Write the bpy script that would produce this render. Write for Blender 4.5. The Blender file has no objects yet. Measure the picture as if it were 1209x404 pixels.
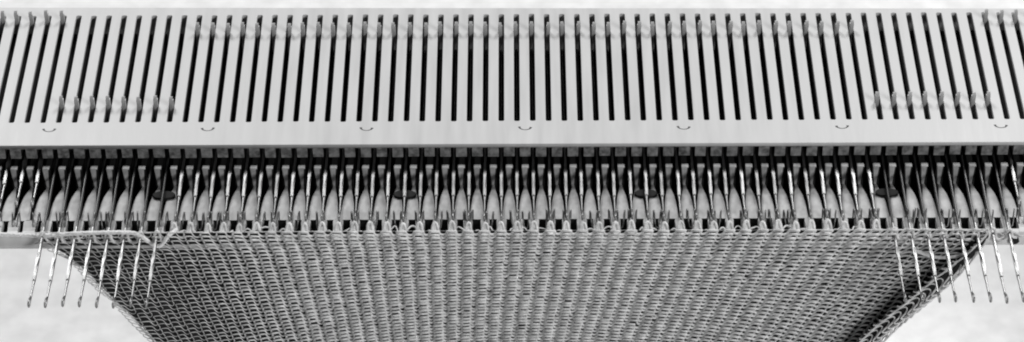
import bpy, bmesh, math, random
import numpy as np
from mathutils import Vector, Matrix

random.seed(7)
rng = np.random.default_rng(11)
S = 0.001                       # everything below is written in millimetres
BED_Z = 300.0                   # height of the needle bed's cover above the ground
sc = bpy.context.scene
col = sc.collection
PITCH = 8.985
X0 = -257.6                     # centre line of slot 0


def sx(k):
    return X0 + PITCH * k


# ------------------------------------------------------------------ materials
def nd(nt, typ, **kw):
    n = nt.nodes.new(typ)
    for a, b in kw.items():
        setattr(n, a, b)
    return n


def material(name, base, rough=0.5, metal=0.0, vary=None, bump=None, spec=0.5, rough_vary=0.0):
    """vary = (scale xyz, detail, low factor, high factor); bump = (scale xyz, strength, distance)"""
    m = bpy.data.materials.new(name)
    m.use_nodes = True
    nt = m.node_tree
    bs = nt.nodes['Principled BSDF']
    bs.inputs['Base Color'].default_value = (base, base, base, 1)
    bs.inputs['Roughness'].default_value = rough
    bs.inputs['Metallic'].default_value = metal
    bs.inputs['Specular IOR Level'].default_value = spec
    tc = nd(nt, 'ShaderNodeTexCoord')
    if vary:
        mp = nd(nt, 'ShaderNodeMapping')
        mp.inputs['Scale'].default_value = vary[0]
        nz = nd(nt, 'ShaderNodeTexNoise')
        nz.inputs['Scale'].default_value = 1.0
        nz.inputs['Detail'].default_value = vary[1]
        mr = nd(nt, 'ShaderNodeMapRange')
        mr.inputs['From Min'].default_value = 0.3
        mr.inputs['From Max'].default_value = 0.7
        mr.inputs['To Min'].default_value = base * vary[2]
        mr.inputs['To Max'].default_value = min(0.95, base * vary[3])
        nt.links.new(tc.outputs['Object'], mp.inputs['Vector'])
        nt.links.new(mp.outputs['Vector'], nz.inputs['Vector'])
        nt.links.new(nz.outputs['Fac'], mr.inputs['Value'])
        nt.links.new(mr.outputs['Result'], bs.inputs['Base Color'])
        if rough_vary:
            mr2 = nd(nt, 'ShaderNodeMapRange')
            mr2.inputs['From Min'].default_value = 0.3
            mr2.inputs['From Max'].default_value = 0.7
            mr2.inputs['To Min'].default_value = max(0.05, rough - rough_vary)
            mr2.inputs['To Max'].default_value = min(1, rough + rough_vary)
            nt.links.new(nz.outputs['Fac'], mr2.inputs['Value'])
            nt.links.new(mr2.outputs['Result'], bs.inputs['Roughness'])
    if bump:
        mp = nd(nt, 'ShaderNodeMapping')
        mp.inputs['Scale'].default_value = bump[0]
        nz = nd(nt, 'ShaderNodeTexNoise')
        nz.inputs['Scale'].default_value = 1.0
        nz.inputs['Detail'].default_value = 3
        bp = nd(nt, 'ShaderNodeBump')
        bp.inputs['Strength'].default_value = bump[1]
        bp.inputs['Distance'].default_value = bump[2]
        nt.links.new(tc.outputs['Object'], mp.inputs['Vector'])
        nt.links.new(mp.outputs['Vector'], nz.inputs['Vector'])
        nt.links.new(nz.outputs['Fac'], bp.inputs['Height'])
        nt.links.new(bp.outputs['Normal'], bs.inputs['Normal'])
    return m


M = {}
M['plate'] = material('satin_plate', 0.56, 0.42, 0.0, ((150, 14, 60), 4, 0.93, 1.06), ((500, 60, 200), 0.12, 0.0003), 0.5, 0.08)
M['deck'] = material('grey_deck', 0.42, 0.45, 0.0, ((220, 120, 220), 5, 0.72, 1.22), ((420, 420, 420), 0.15, 0.0003))
M['rail'] = material('pale_rail', 0.6, 0.5, 0.0, ((160, 160, 160), 4, 0.88, 1.1))
M['lip'] = material('mottled_lip', 0.2, 0.5, 0.0, ((330, 330, 330), 4, 0.35, 1.7))  # dark mottling carries the broken shadow under the plate edge
M['dark'] = material('recess_shade', 0.014, 0.75, spec=0.2)  # black put into the colour for shade in channels and holes
M['slot_steel'] = material('slot_shade_steel', 0.016, 0.34, 0.0, ((300, 60, 300), 3, 0.6, 1.5), spec=0.45)  # darkened needle steel, shade of the slots put into its colour
M['gap_shade'] = material('stitch_gap_shade', 0.03, 0.9, 0.0, ((300, 300, 300), 3, 0.6, 1.4), spec=0.1)  # near-black tone imitating shade between the stitches
M['mark'] = material('dimple_shade', 0.03, 0.6)  # dark tone painted for the shade of the dimples
M['steel'] = material('needle_steel', 0.30, 0.42, 1.0, ((300, 120, 300), 3, 0.75, 1.2), None, 0.5, 0.1)
M['butt'] = material('butt_steel', 0.48, 0.5, 0.2, ((400, 400, 300), 3, 0.8, 1.15))
M['peg'] = material('peg_steel', 0.2, 0.4, 0.8, ((300, 300, 300), 2, 0.6, 1.4))
M['yarn'] = material('fabric_yarn', 0.72, 0.9, 0.0, ((240, 240, 240), 4, 0.72, 1.25), ((1600, 1600, 1600), 0.5, 0.0006), 0.15)
M['strand'] = material('pale_yarn', 0.9, 0.9, 0.0, ((500, 500, 500), 3, 0.85, 1.15), ((1600, 1600, 1600), 0.5, 0.0006), 0.15)
M['ground'] = material('white_ground', 0.88, 0.9, 0.0, ((60, 60, 60), 2, 0.91, 1.06), None, 0.2)


# ------------------------------------------------------------------ mesh helpers
class MB:
    def __init__(self):
        self.v = []
        self.f = []

    def box(self, x0, x1, y0, y1, z0, z1):
        b = len(self.v)
        self.v += [(x, y, z) for z in (z0, z1) for y in (y0, y1) for x in (x0, x1)]
        self.f += [tuple(b + i for i in q) for q in ((0, 2, 3, 1), (4, 5, 7, 6), (0, 1, 5, 4), (2, 6, 7, 3), (0, 4, 6, 2), (1, 3, 7, 5))]

    def loft(self, rings, cap=True):
        """rings: list of equal-length closed vertex loops"""
        b = len(self.v)
        n = len(rings[0])
        for r in rings:
            self.v += [tuple(p) for p in r]
        for i in range(len(rings) - 1):
            for j in range(n):
                a = b + i * n + j
                c = b + i * n + (j + 1) % n
                self.f.append((a, c, c + n, a + n))
        if cap:
            self.f.append(tuple(b + j for j in reversed(range(n))))
            e = b + (len(rings) - 1) * n
            self.f.append(tuple(e + j for j in range(n)))

    def tube(self, pts, rad, n=8):
        pts = [Vector(p) for p in pts]
        rads = rad if isinstance(rad, (list, tuple)) else [rad] * len(pts)
        rings = []
        up = None
        for i, p in enumerate(pts):
            t = (pts[min(i + 1, len(pts) - 1)] - pts[max(i - 1, 0)]).normalized()
            if up is None:
                up = Vector((1, 0, 0)) if abs(t.x) < 0.8 else Vector((0, 0, 1))
            a = (up - t * up.dot(t)).normalized()
            up = a
            b = t.cross(a)
            rings.append([p + (a * math.cos(q) + b * math.sin(q)) * rads[i] for q in [2 * math.pi * j / n for j in range(n)]])
        self.loft(rings)

    def mesh(self, name, smooth=False):
        me = bpy.data.meshes.new(name)
        me.from_pydata([(a * S, b * S, c * S) for a, b, c in self.v], [], self.f)
        me.validate()
        bm = bmesh.new()
        bm.from_mesh(me)
        bmesh.ops.recalc_face_normals(bm, faces=bm.faces)
        bm.to_mesh(me)
        bm.free()
        me.polygons.foreach_set('use_smooth', [smooth] * len(me.polygons))
        return me

    def build(self, name, m, parent=None, smooth=False):
        return link(name, self.mesh(name, smooth), m, parent)


def link(name, me, m, parent=None):
    o = bpy.data.objects.new(name, me)
    col.objects.link(o)
    if m:
        me.materials.append(m)
    if parent:
        o.parent = parent
    return o


def empty(name, loc):
    o = bpy.data.objects.new(name, None)
    o.empty_display_size = 0.01
    o.location = [c * S for c in loc]
    col.objects.link(o)
    return o


def tag(o, label=None, cat=None, group=None, kind=None):
    for a, b in (('label', label), ('category', cat), ('group', group), ('kind', kind)):
        if b:
            o[a] = b


# ------------------------------------------------------------------ ground
g = MB()
g.v = [(-9000, -6000, 0), (9000, -6000, 0), (9000, 14000, 0), (-9000, 14000, 0)]
g.f = [(0, 1, 2, 3)]
ground = g.build('ground', M['ground'])
tag(ground, 'plain white surface below and behind the machine', None, None, 'structure')

# ------------------------------------------------------------------ the needle bed
bed = empty('needle_bed', (0, 0, 0))
tag(bed, 'long pale slotted metal bed of the knitting machine across the whole picture', 'needle bed')
BX0, BX1 = sx(-17) - 20, sx(77) + 20


def in_bed(o):
    o.location.z = BED_Z * S
    return o


# cover plate: a curve with one hole per slot, turned into a mesh
cu = bpy.data.curves.new('plate_outline', 'CURVE')
cu.dimensions = '2D'
cu.fill_mode = 'BOTH'
cu.extrude = 1.0 * S
cu.bevel_depth = 0.2 * S
cu.bevel_resolution = 1


def poly(pts):
    sp = cu.splines.new('POLY')
    sp.points.add(len(pts) - 1)
    for p, (a, b) in zip(sp.points, pts):
        p.co = (a * S, b * S, 0, 1)
    sp.use_cyclic_u = True


def rear(x):
    return 107.2 - 0.0078 * x


poly([(BX0, -20.2), (BX1, -20.2), (BX1, rear(BX1)), (BX0, rear(BX0))])
for k in range(-17, 78):
    x = sx(k) + random.uniform(-.05, .05)
    w = 1.80
    c = 1.2
    y0, y1 = 0.0 + random.uniform(-.2, .2), 101.5 + random.uniform(-.2, .2)
    pts = []
    for cx, cy, a0 in ((x + w - c, y1 - c, 0), (x - w + c, y1 - c, 90), (x - w + c, y0 + c, 180), (x + w - c, y0 + c, 270)):
        for s in range(5):
            a = math.radians(a0 + 22.5 * s)
            pts.append((cx + c * math.cos(a), cy + c * math.sin(a)))
    poly(pts)
tmp = bpy.data.objects.new('tmp', cu)
col.objects.link(tmp)
dg = bpy.context.evaluated_depsgraph_get()
pm = bpy.data.meshes.new_from_object(tmp.evaluated_get(dg))
bpy.data.objects.remove(tmp)
pm.name = 'cover_plate'
pm.materials.clear()
plate = in_bed(link('cover_plate', pm, M['plate'], bed))
plate.location.z = (BED_Z - 1.2) * S

# crescent marks: dimple shade set in as dark inlays, one every ten slots
crescents = []
cm = MB()
n = 12
out, inn = [], []
for i in range(n + 1):
    a = math.pi * (1.06 + 0.88 * i / n)
    t = abs(i / n - .5) * 2
    th = 0.45 + 0.75 * t ** 2
    out.append((4.1 * math.cos(a), 1.4 + 3.3 * math.sin(a)))
    inn.append(((4.1 - th * 1.3) * math.cos(a), 1.4 + (3.3 - th) * math.sin(a)))
for zz in (-1.0, 0.06):
    cm.v += [(a, b, zz) for a, b in out] + [(a, b, zz) for a, b in inn]
L = n + 1
for i in range(n):
    cm.f.append((2 * L + i, 2 * L + i + 1, 3 * L + i + 1, 3 * L + i))
    cm.f.append((i, i + 1, 2 * L + i + 1, 2 * L + i))
    cm.f.append((L + i + 1, L + i, 3 * L + i, 3 * L + i + 1))
cm.f.append((0, 2 * L, 3 * L, L))
cm.f.append((n, L + n, 3 * L + n, 2 * L + n))
cme = cm.mesh('position_mark')
cme.materials.append(M['mark'])
for q in range(-1, 8):
    o = bpy.data.objects.new('position_mark', cme)
    col.objects.link(o)
    o.parent = bed
    o.location = (sx(10 * q - .5) * S, (-6.2 + random.uniform(-.2, .2)) * S, BED_Z * S)
    o.rotation_euler.z = random.uniform(-.08, .08)

# front lip with a notch over every needle
lip = MB()
lip.box(BX0, BX1, -20.0, -18.4, -2.9, -2.45)
rings = []
for k in range(-17, 78):
    x = sx(k + .5)
    h = 2.95 + random.uniform(-.12, .12)
    lip.box(x - h, x + h, -19.9, -18.5, -9.6 + random.uniform(-.3, .3), -2.89)
in_bed(lip.build('front_lip', M['lip'], bed))

# deck: comb of ribs, tapered fingers, notched front rail - one continuous sheet
rows = [  # y, finger top z, channel z, half width, wall run
    (106, -14, -32, 1.7, .12), (-26.6, -14, -32, 1.7, .12), (-26.9, -9.6, -32, 1.9, .12), (-29.6, -9.3, -32, 1.9, .12), (-30.0, -9.8, -32, 1.85, .12),
    (-30.2, -22.0, -34, 0.75, .7), (-34, -20.8, -34, .9, 1.0), (-39, -18.9, -33, 1.4, 1.2), (-45, -17.2, -31, 2.3, 1.2),
    (-51, -16.4, -27, 2.95, 1.0), (-57, -16.1, -22, 3.4, .8), (-62, -16, -18.5, 3.65, .65), (-65.4, -16.0, -16.6, 3.85, .5)]
grid = []
kk = list(range(-18, 78))
for (y, zt, zc, w, b) in rows:
    r = []
    for k in kk:
        c = sx(k + .5)
        for dx, z in ((-PITCH / 2, zc), (-(w + b), zc + .12 * (zt - zc)), (-(w + b * .45), zc + .62 * (zt - zc)), (-w, zt - .12), (-w * .7, zt),
                      (w * .7, zt), (w, zt - .12), (w + b * .45, zc + .62 * (zt - zc)), (w + b, zc + .12 * (zt - zc))):
            r.append((c + dx, y, z))
    grid.append(r)
NW = {k: (2.2 if 0 <= k <= 59 else 1.5) + random.uniform(-.45, .4) for k in kk}
NO = {k: random.uniform(-.45, .45) for k in kk}
for (y, zn, e) in ((-66.6, -16, 0), (-67.6, -20.5, .5), (-74.8, -27.5, .1), (-76.0, -16.1, .3), (-78.6, -16.2, .3)):
    r = []
    for k in kk:
        c = sx(k + .5)
        w = NW[k] - e
        o = NO[k]
        for dx, z in ((-PITCH / 2, -16.0), (-w - .25 + o, -16.0), (-w - .1 + o, (zn - 16) / 2), (-w + o, zn), (-w * .5 + o, zn),
                      (w * .5 + o, zn), (w + o, zn), (w + .1 + o, (zn - 16) / 2), (w + .25 + o, -16.0)):
            r.append((c + dx, y, z))
    grid.append(r)
for (y, z) in ((-79.2, -16.4), (-82.0, -20.4), (-82.2, -21.0), (-82.2, -22.6), (-81.6, -23.0), (-74, -25.2), (-70, -30), (-66, -36), (106, -36)):
    grid.append([(p[0], y, z) for p in grid[-1]])
dk = MB()
nc = len(grid[0])
for r in grid:
    dk.v += r
for i in range(len(grid) - 1):
    for j in range(nc - 1):
        a = i * nc + j
        dk.f.append((a, a + 1, a + 1 + nc, a + nc))
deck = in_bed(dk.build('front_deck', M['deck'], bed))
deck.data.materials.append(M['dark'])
deck.data.materials.append(M['rail'])            # channels, rib ends and notches painted black in place of shade
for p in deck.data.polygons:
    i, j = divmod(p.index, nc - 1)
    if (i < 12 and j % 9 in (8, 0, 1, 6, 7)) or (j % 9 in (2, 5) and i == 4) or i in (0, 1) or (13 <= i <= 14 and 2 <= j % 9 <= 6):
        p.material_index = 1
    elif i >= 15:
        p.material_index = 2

# channel floor (shade painted black), rear wall and end walls close the hollow bed
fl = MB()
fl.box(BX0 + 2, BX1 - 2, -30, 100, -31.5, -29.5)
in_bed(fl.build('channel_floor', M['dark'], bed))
rw = MB()
rw.box(BX0, BX1, 101.8, 103.6, -38, -2.45)
in_bed(rw.build('rear_wall', M['deck'], bed))
for x in (BX0 - 16, BX1):
    e = MB()
    e.box(x, x + 16, -70, 103.6, -BED_Z, -2.5)
    e.box(x - 14, x + 30, -95, 130, -BED_Z, -BED_Z + 8)
    in_bed(e.build('end_stand', M['deck'], bed))

# black ovals painted in for the shade of holes below four needles
for k in (7, 22, 37, 52):
    pg = MB()
    rings = []
    for (s, z) in ((.98, -19.5), (1, -15.6), (.95, -15.2), (.6, -15.1)):
        rings.append([(6.5 * s * math.copysign(abs(math.cos(a)) ** .8, math.cos(a)), 3.1 * s * math.sin(a), z) for a in [2 * math.pi * i / 28 for i in range(28)]])
    pg.loft(rings)
    o = pg.build('oval_hole_shade', M['dark'], bed)
    o.location = (sx(k) * S, -45.3 * S, BED_Z * S)

# gate pegs: a bent wire staple over each notch
pegm = []
for q in range(3):
    p = MB()
    a, b = 2.0 + .15 * q, 4.4 + .5 * q
    pts = [(-a, -66.2, -19), (-a, -66.0, -16), (-a * .98, -65.0, -16 + b), (-a * .9, -65.6, -15.4 + b), (-a * .8, -67.5, -15.6 + b * .8),
           (-a * .7, -70.5, -16 + b * .25), (-a * .45, -72.6, -17), (0, -73.0, -17.4),
           (a * .45, -72.6, -17), (a * .7, -70.5, -16 + b * .25), (a * .8, -67.5, -15.6 + b * .8), (a * .9, -65.6, -15.4 + b), (a * .98, -65.0, -16 + b), (a, -66.0, -16), (a, -66.2, -19)]
    p.tube(pts, .42, 6)
    me = p.mesh('gate_peg', True)
    me.materials.append(M['peg'])
    pegm.append(me)
for k in range(-5, 64):
    o = bpy.data.objects.new('gate_peg', random.choice(pegm))
    col.objects.link(o)
    o.parent = bed
    o.location = ((sx(k + .5) + NO[k] + random.uniform(-.25, .25)) * S, random.uniform(-.4, .4) * S, BED_Z * S)
    o.rotation_euler.z = random.uniform(-.09, .09)

# black disc painted for a shaded hole in the front rail, right end
sw = MB()
sw.loft([[(2.9 * s * math.cos(a), y, 2.0 * s * math.sin(a)) for a in [2 * math.pi * i / 16 for i in range(16)]] for (s, y) in ((1, 1.5), (1, -1.0), (.85, -1.5))])
o = sw.build('rail_hole_shade', M['dark'], bed)
o.location = (275.9 * S, -82.0 * S, (BED_Z - 19.4) * S)

# ------------------------------------------------------------------ latch needles
NZ = -13.0


def ring(hw, z0, z1, y, ch=.3):
    ch = min(ch, hw * .6)
    return [(-hw, y, z0 + ch), (-hw + ch, y, z0), (hw - ch, y, z0), (hw, y, z0 + ch), (hw, y, z1 - ch), (hw - ch, y, z1), (-hw + ch, y, z1), (-hw, y, z1 - ch)]


sh = MB()
sh.loft([ring(.58, -1.4, .7, 8), ring(.58, -1.4, .7, -84)])
st = MB()
st.loft([ring(.6, -1.5, .95, -83.9), ring(.6, -1.5, 1.0, -96), ring(.8, -1.5, 1.0, -104), ring(.8, -1.4, .2, -109.5), ring(.8, -1.3, .2, -126), ring(.55, -1.1, .3, -130), ring(.5, -.8, .35, -140.5)])
for s in (-1, 1):   # the two cheeks either side of the latch slot
    st.loft([[(s * .55 + a, y, b) for a, b in ((-.25, .1), (.25, .1), (.25, t), (-.25, t))] for (y, t) in ((-104, .95), (-108, 1.25), (-124, 1.25), (-127, .7))])
bt = MB()   # butt: channel-shaped tab standing up through the slot
prof = [(6.5, -1.0), (6.4, 8), (6.2, 15), (6.1, 18.2), (6.4, 19.6), (7.4, 20.2)]
hw = [.8, .85, .95, 1.0, 1.0, .95]
bt.loft([[(-w, y, z), (w, y, z), (w, y + .55, z - .05), (-w, y + .55, z - .05)] for (y, z), w in zip(prof, hw)])
for s in (-1, 1):
    bt.loft([[(s * w - .22, y + .4, z), (s * w + .22, y + .4, z), (s * w + .22, y + 2.6 - .03 * z, z), (s * w - .22, y + 2.6 - .03 * z, z)] for (y, z), w in zip(prof[:4], hw)])
hk = MB()
hp = [(0, -139.5, -.1), (0, -144.5, -.2)]
for i in range(9):
    a = -math.pi / 2 - math.pi * i / 8
    hp.append((0, -146.4 + 1.7 * math.cos(a) * 1.0, 1.3 + 1.55 * math.sin(a)))
hp += [(0, -144.2, 2.75), (0, -142.6, 2.2)]
hk.tube(hp, [.55] * 10 + [.5, .42, .25], 8)
la = MB()   # latch lying open, with a spoon end
la.loft([[(-w, y, z - t), (w, y, z - t), (w, y, z + t), (-w, y, z + t)] for (y, z, w, t) in
         ((-126.5, .6, .3, .3), (-122, 1.1, .33, .3), (-116, 1.9, .36, .28), (-113, 2.2, .7, .22), (-110.8, 2.3, .75, .2), (-109.5, 2.2, .35, .18))])
mesh_parts = [('shank', sh.mesh('shank'), M['slot_steel']), ('stem', st.mesh('stem'), M['steel']), ('butt', bt.mesh('butt'), M['butt']), ('hook', hk.mesh('hook', True), M['steel']), ('latch', la.mesh('latch'), M['steel'])]
for _n, me, m in mesh_parts:
    me.materials.append(m)

ORD = {1: 'first', 2: 'second', 3: 'third', 4: 'fourth', 5: 'fifth', 6: 'sixth'}
CRES = ['leftmost crescent', 'second crescent from left', 'third crescent from left', 'central crescent', 'third crescent from right', 'second crescent from right', 'rightmost crescent']


def needle_label(k):
    if k < 0 or k > 59:
        st = 'idle steel latch needle pushed back'
    elif k <= 7 or k >= 52:
        st = 'steel latch needle pushed far forward'
    else:
        st = 'steel latch needle holding a loop'
    q = min(6, max(0, int(math.floor((k + 5) / 10))))      # nearest crescent: it lies between slots 10q-1 and 10q
    d = k - 10 * q
    side, nth = ('right', d + 1) if d >= 0 else ('left', -d)
    return f'{st}, {ORD[nth]} slot {side} of {CRES[q]}'


proto = empty('latch_needle', (0, 0, 0))
pkids = []
for nm, me, m in mesh_parts:
    o = bpy.data.objects.new(nm, me)
    col.objects.link(o)
    o.parent = proto
    pkids.append(o)
first = True
for k in range(-5, 64):
    if first:
        t, first = proto, False
    else:
        t = proto.copy()
        col.objects.link(t)
        for ch in pkids:
            c = ch.copy()
            col.objects.link(c)
            c.parent = t
    if k < 0 or k > 59:
        y = 89.0 if k < 0 else 86.5
    elif k <= 7:
        y = 7.4
    elif k >= 52:
        y = 8.4
    else:
        y = 76.3
    t.location = ((sx(k) + random.uniform(-.12, .12)) * S, (y + random.uniform(-.7, .7)) * S, (BED_Z + NZ) * S)
    t.rotation_euler = (random.uniform(-.0015, .0015), random.uniform(-.05, .05), random.uniform(-.0022, .0022))
    tag(t, needle_label(k), 'needle', 'latch needles lying side by side in the slotted bed')

# ------------------------------------------------------------------ knitted fabric
FY = -84.0
LZ = np.array([-200., -93.0, -89.0, -75.2, -60.9, -48.1, -36.7, -25.3, -18.4, -15.3, -12.0, 0])
LX = np.array([-146., -203.2, -206.3, -214.6, -223.6, -232.4, -239.6, -247.0, -253.5, -259.5, -262.5, -264])
RZ = np.array([-200., -95.1, -91.8, -83.3, -70.3, -60.1, -47.3, -32.2, -22.3, -13.6, -11, 0])
RX = np.array([148., 200.2, 202.4, 207.9, 216.4, 224.9, 235.6, 246.8, 255.1, 260.7, 261, 261.5])
CURL = 4.0      # radians of roll at the side edges


def surf(u, c, lift):
    """u wale offset from centre (-30..30), c course (0 top), lift = height over the mid surface towards the knitter (mm)"""
    q = c / 36.0
    z = -8.0 - (86 + 43 * (np.abs(u) / 30) ** 2) * q
    cx = 7.4 * (1 - np.clip(q, 0, 1))
    right = u > 0
    dep = np.clip((-z - 12) / 22, 0, 1)
    R = np.where(right, .6 + 9.2 * dep, 1 + 15.0 * dep)
    W = np.where(right, np.interp(z, RZ, RX) - cx, cx - np.interp(z + .8 * R, LZ, LX))
    curl = np.where(right, CURL, 2.6)
    zq = np.clip((-z - 8) / 85, 0, 1.3)
    p = np.maximum(8.985 - np.where(right, 1.5, 1.35) * zq, (W - R + .8 * R) / 29.95)
    a = np.abs(u) * p
    over = np.maximum(a - (W - R), 0)
    phi = curl * over / np.maximum(29.95 * p - (W - R), .1)
    phi = np.minimum(phi, np.maximum(over / R * 1.6, 0))
    rr = R * (1 - .05 * phi)
    bx = np.where(over > 0, W - R + rr * np.sin(phi), a)
    by = np.where(over > 0, rr * (1 - np.cos(phi)), 0)
    sgn = np.where(right, 1., -1.)
    # right edge rolls towards the knitter (-y), left edge turns away (+y)
    fwd = np.where(right, -1., 1.)
    nx = np.where(right, -np.sin(phi), np.sin(phi))   # front normal, x measured outwards
    ny = -np.cos(phi)
    X = cx + sgn * (bx + lift * nx)
    Y = FY + fwd * by + lift * ny
    return X, Y, z


def smooth_noise(n, scale, amp):
    x = np.arange(n) / scale
    i = x.astype(int)
    f = x - i
    f = f * f * (3 - 2 * f)
    v = rng.normal(0, amp, i.max() + 2)
    return v[i] * (1 - f) + v[i + 1] * f


def sweep(paths, name, m, parent=None, sides=6):
    V, F = [], []
    base = 0
    for P, rad in paths:
        T = np.gradient(P, axis=0)
        T /= np.linalg.norm(T, axis=1)[:, None] + 1e-9
        ref = np.array([.05, 1., .12])
        A = np.cross(T, ref)
        A /= np.linalg.norm(A, axis=1)[:, None] + 1e-9
        B = np.cross(T, A)
        ang = 2 * np.pi * np.arange(sides) / sides
        rings = P[:, None, :] + rad[:, None, None] * (A[:, None, :] * np.cos(ang)[None, :, None] + B[:, None, :] * np.sin(ang)[None, :, None])
        n = len(P)
        V.append(rings.reshape(-1, 3))
        i = np.arange(n - 1)[:, None] * sides
        j = np.arange(sides)[None, :]
        j2 = (j + 1) % sides
        F.append((np.stack([i + j, i + j2, i + j2 + sides, i + j + sides], -1) + base).reshape(-1, 4))
        base += n * sides
    V = np.concatenate(V) * S
    F = np.concatenate(F)
    me = bpy.data.meshes.new(name)
    me.vertices.add(len(V))
    me.vertices.foreach_set('co', V.ravel().astype(np.float32))
    me.loops.add(F.size)
    me.loops.foreach_set('vertex_index', F.ravel().astype(np.int32))
    me.polygons.add(len(F))
    me.polygons.foreach_set('loop_start', (np.arange(len(F)) * 4).astype(np.int32))
    me.polygons.foreach_set('use_smooth', np.ones(len(F), bool))
    me.update(calc_edges=True)
    me.validate()
    return link(name, me, m, parent)


NP = 14
NCOURSE = 44
body, left_roll, right_roll, top_row = [], [], [], []
for c in range(NCOURSE):
    t = np.linspace(0, 60 * 2 * np.pi, 60 * NP + 1)
    n = len(t)
    k = t / (2 * np.pi) - .5                      # needle number: heads (cos = +1 after shift) sit at whole k
    ph = t - np.pi
    u = k - 29.5 + .08 * np.sin(2 * ph) + .03 * np.sin(ph) + smooth_noise(n, 9, .025)
    cc = c - .92 * np.cos(ph) + smooth_noise(n, 10, .06)
    lift = .5 * np.cos(2 * ph) + 1.2 * np.cos(ph) + smooth_noise(n, 7, .09)
    if c == 0:
        cc = cc + .2
    cc = np.maximum(cc, -.6)
    X, Y, Z = surf(u, cc, lift)
    # yarn thins towards the side edges so the dark sheet imitates their shade
    edge = np.maximum(np.clip((-u - 14.5) / 8.5, 0, 1), .45 * np.clip((u - 23.5) / 3, 0, 1))
    rad = .70 - .49 * edge + smooth_noise(n, 6, .08) * (1 - .6 * edge)
    if c == 0:                                    # top row: heads reach up over the needles
        ki = np.round(k).astype(int)
        wgt = np.clip((1 + np.cos(ph)) / 2, 0, 1) ** 1.3
        held = (ki <= 7) | (ki >= 52)
        X = sx(0) + PITCH * (k - .09 * np.sin(ph) + .05 * np.sin(2 * ph)) + smooth_noise(n, 9, .25)
        Y = np.where(held, FY + 1.5 * wgt, FY + 2.6 + 6.4 * wgt) + smooth_noise(n, 6, .5)
        Z = -14.6 + wgt * np.where(held, 4.2, 3.6) - np.where(held, 2.0, .3) * (1 - wgt) + smooth_noise(n, 8, .3)
        rad = .8 + .1 * wgt + smooth_noise(n, 6, .1)
        top_row.append((np.stack([X, Y, Z], 1), rad))
        X2 = sx(0) + PITCH * (k + .5) + smooth_noise(n, 5, 1.0)      # slack second strand caught between the pegs
        wild = np.clip((1 + np.cos(ph)) / 2, 0, 1)
        Y2 = np.where(held, FY + 2 + smooth_noise(n, 6, .8), FY + 3.5 + 3.0 * wild + smooth_noise(n, 6, 2.2))
        Z2 = -14.9 + .8 * wild + smooth_noise(n, 4, .8)
        top_row.append((np.stack([X2, Y2, Z2], 1), .42 + smooth_noise(n, 6, .07)))
        continue
    P = np.stack([X, Y, Z], 1)
    aL, aR = 4 * NP, n - 5 * NP
    left_roll.append((P[:aL + 1], rad[:aL + 1]))
    body.append((P[aL:aR + 1], rad[aL:aR + 1]))
    right_roll.append((P[aR:], rad[aR:]))
fabric = in_bed(sweep(body, 'knitted_fabric', M['yarn']))
tag(fabric, 'mid grey knitted fabric hanging from the needles, narrowing downwards with rolled side edges', 'knitted fabric')
for nm, pp in (('rolled_edge', left_roll), ('rolled_edge', right_roll), ('top_row', top_row)):
    sweep(pp, nm, M['yarn'], fabric)
# added dark sheet behind the loops, painting shade into the holes between them
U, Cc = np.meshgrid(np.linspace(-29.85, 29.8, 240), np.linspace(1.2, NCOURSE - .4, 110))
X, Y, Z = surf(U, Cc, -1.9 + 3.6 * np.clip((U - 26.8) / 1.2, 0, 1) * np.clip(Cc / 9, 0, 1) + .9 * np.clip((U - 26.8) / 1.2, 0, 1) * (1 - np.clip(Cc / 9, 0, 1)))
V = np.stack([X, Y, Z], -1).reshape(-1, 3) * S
fz = bpy.data.meshes.new('gap_shade_sheet')
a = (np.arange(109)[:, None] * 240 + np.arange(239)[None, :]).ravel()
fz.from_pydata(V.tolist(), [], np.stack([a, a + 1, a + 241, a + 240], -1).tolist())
link('gap_shade_sheet', fz, M['gap_shade'], fabric)


# ------------------------------------------------------------------ loose yarns
def strand(name, pts, r, label):
    pts = np.array(pts, float)
    d = np.concatenate([[0], np.cumsum(np.linalg.norm(np.diff(pts, axis=0), axis=1))])
    s = np.linspace(0, d[-1], int(d[-1] / .8))
    # Catmull-Rom through the points
    P = []
    for q in s:
        i = min(max(np.searchsorted(d, q, 'right') - 1, 0), len(pts) - 2)
        f = (q - d[i]) / (d[i + 1] - d[i])
        p0, p1, p2, p3 = pts[max(i - 1, 0)], pts[i], pts[i + 1], pts[min(i + 2, len(pts) - 1)]
        P.append(.5 * (2 * p1 + (p2 - p0) * f + (2 * p0 - 5 * p1 + 4 * p2 - p3) * f * f + (3 * p1 - p0 - 3 * p2 + p3) * f ** 3))
    P = np.array(P)
    tw = s * 1.1
    pl = []
    for a in (0, math.pi):                        # two plies twisted together
        off = np.stack([0 * s, np.cos(tw + a), np.sin(tw + a)], 1) * r * .16
        pl.append((P + off, np.full(len(s), r * .9) + smooth_noise(len(s), 5, .06)))
    o = in_bed(sweep(pl, name, M['strand']))
    tag(o, label, 'yarn')
    return o


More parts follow.
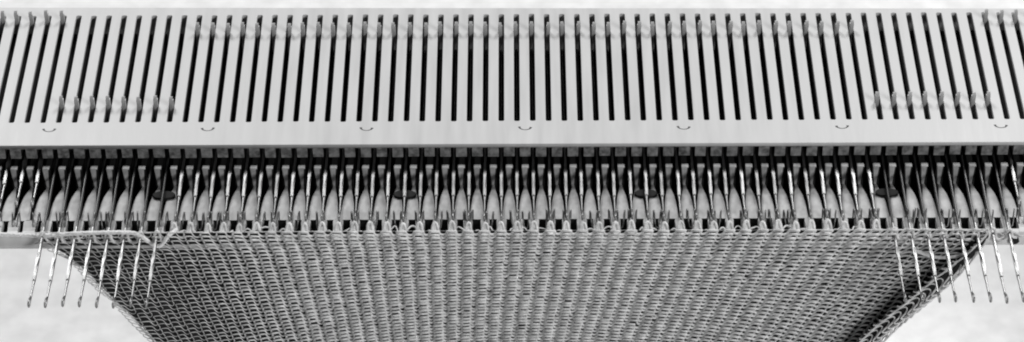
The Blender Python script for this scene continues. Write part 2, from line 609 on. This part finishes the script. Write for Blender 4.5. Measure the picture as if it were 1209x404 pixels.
strand('loose_yarn', [(-330, -79.3, -14.8), (-300, -79.8, -14.9), (-280, -79.2, -14.8), (-266, -80.2, -14.7), (-256, -83, -12.4), (-239, -83.5, -10.6), (-225, -83.5, -9.9), (-213, -83.5, -9.9), (-206, -83.6, -10.8), (-201, -84.5, -14.2),
                      (-197, -85, -17.6), (-194.6, -85, -18.6), (-192, -85, -17.0), (-188, -84, -11.6), (-184, -80, -11)], 1.2,
       'pale loose yarn running in from the left across the forward needles and dipping under one')
strand('yarn_tail', [(221, -86.5, -22), (228, -87.5, -25), (236, -88, -26.5), (246, -88, -25), (254, -87, -21), (259, -85, -17.5), (262, -81, -16.6)], 1.0,
       'pale loose yarn end curving below the forward needles at the right edge of the fabric')


# ------------------------------------------------------------------ lights, world, camera
def area(name, loc, target, size, power, size_y=None):
    l = bpy.data.lights.new(name, 'AREA')
    l.energy = power
    l.size = size
    if size_y:
        l.shape = 'RECTANGLE'
        l.size_y = size_y
    o = bpy.data.objects.new(name, l)
    o.location = loc
    o.rotation_euler = (Vector(target) - Vector(loc)).to_track_quat('-Z', 'Y').to_euler()
    col.objects.link(o)
    return o


area('left_lamp', (-.98, 1.85, 2.4), (0, 0, .3), .75, 44)
area('right_lamp', (.98, 1.85, 2.4), (0, 0, .3), .75, 44)
area('front_fill', (1.5, -1.7, 1.7), (0, 0, .25), .8, 36)  # unseen fill lamp added to brighten the hanging fabric
w = bpy.data.worlds.new('World')
sc.world = w
w.use_nodes = True
w.node_tree.nodes['Background'].inputs[0].default_value = (1, 1, 1, 1)
w.node_tree.nodes['Background'].inputs[1].default_value = .05

cam = bpy.data.cameras.new('camera')
co = bpy.data.objects.new('camera', cam)
col.objects.link(co)
cam.sensor_width = 36
cam.lens = 36 * 3300 / 1209
cam.clip_start = .05
cam.clip_end = 100
co.location = (0, -1.23473, .99900 + BED_Z * S)
th = math.radians(40)
d = Vector((0, math.cos(th), -math.sin(th)))
q = d.to_track_quat('-Z', 'Y').to_matrix()
co.rotation_euler = (q @ Matrix.Rotation(-math.radians(.22), 3, 'Z')).to_euler()
sc.camera = co

sc.render.engine = 'CYCLES'
sc.cycles.pixel_filter_type = 'BLACKMAN_HARRIS'
sc.cycles.filter_width = 2.0
sc.view_settings.view_transform = 'Standard'
sc.view_settings.look = 'None'
sc.view_settings.gamma = 1
sc.view_settings.exposure = 0
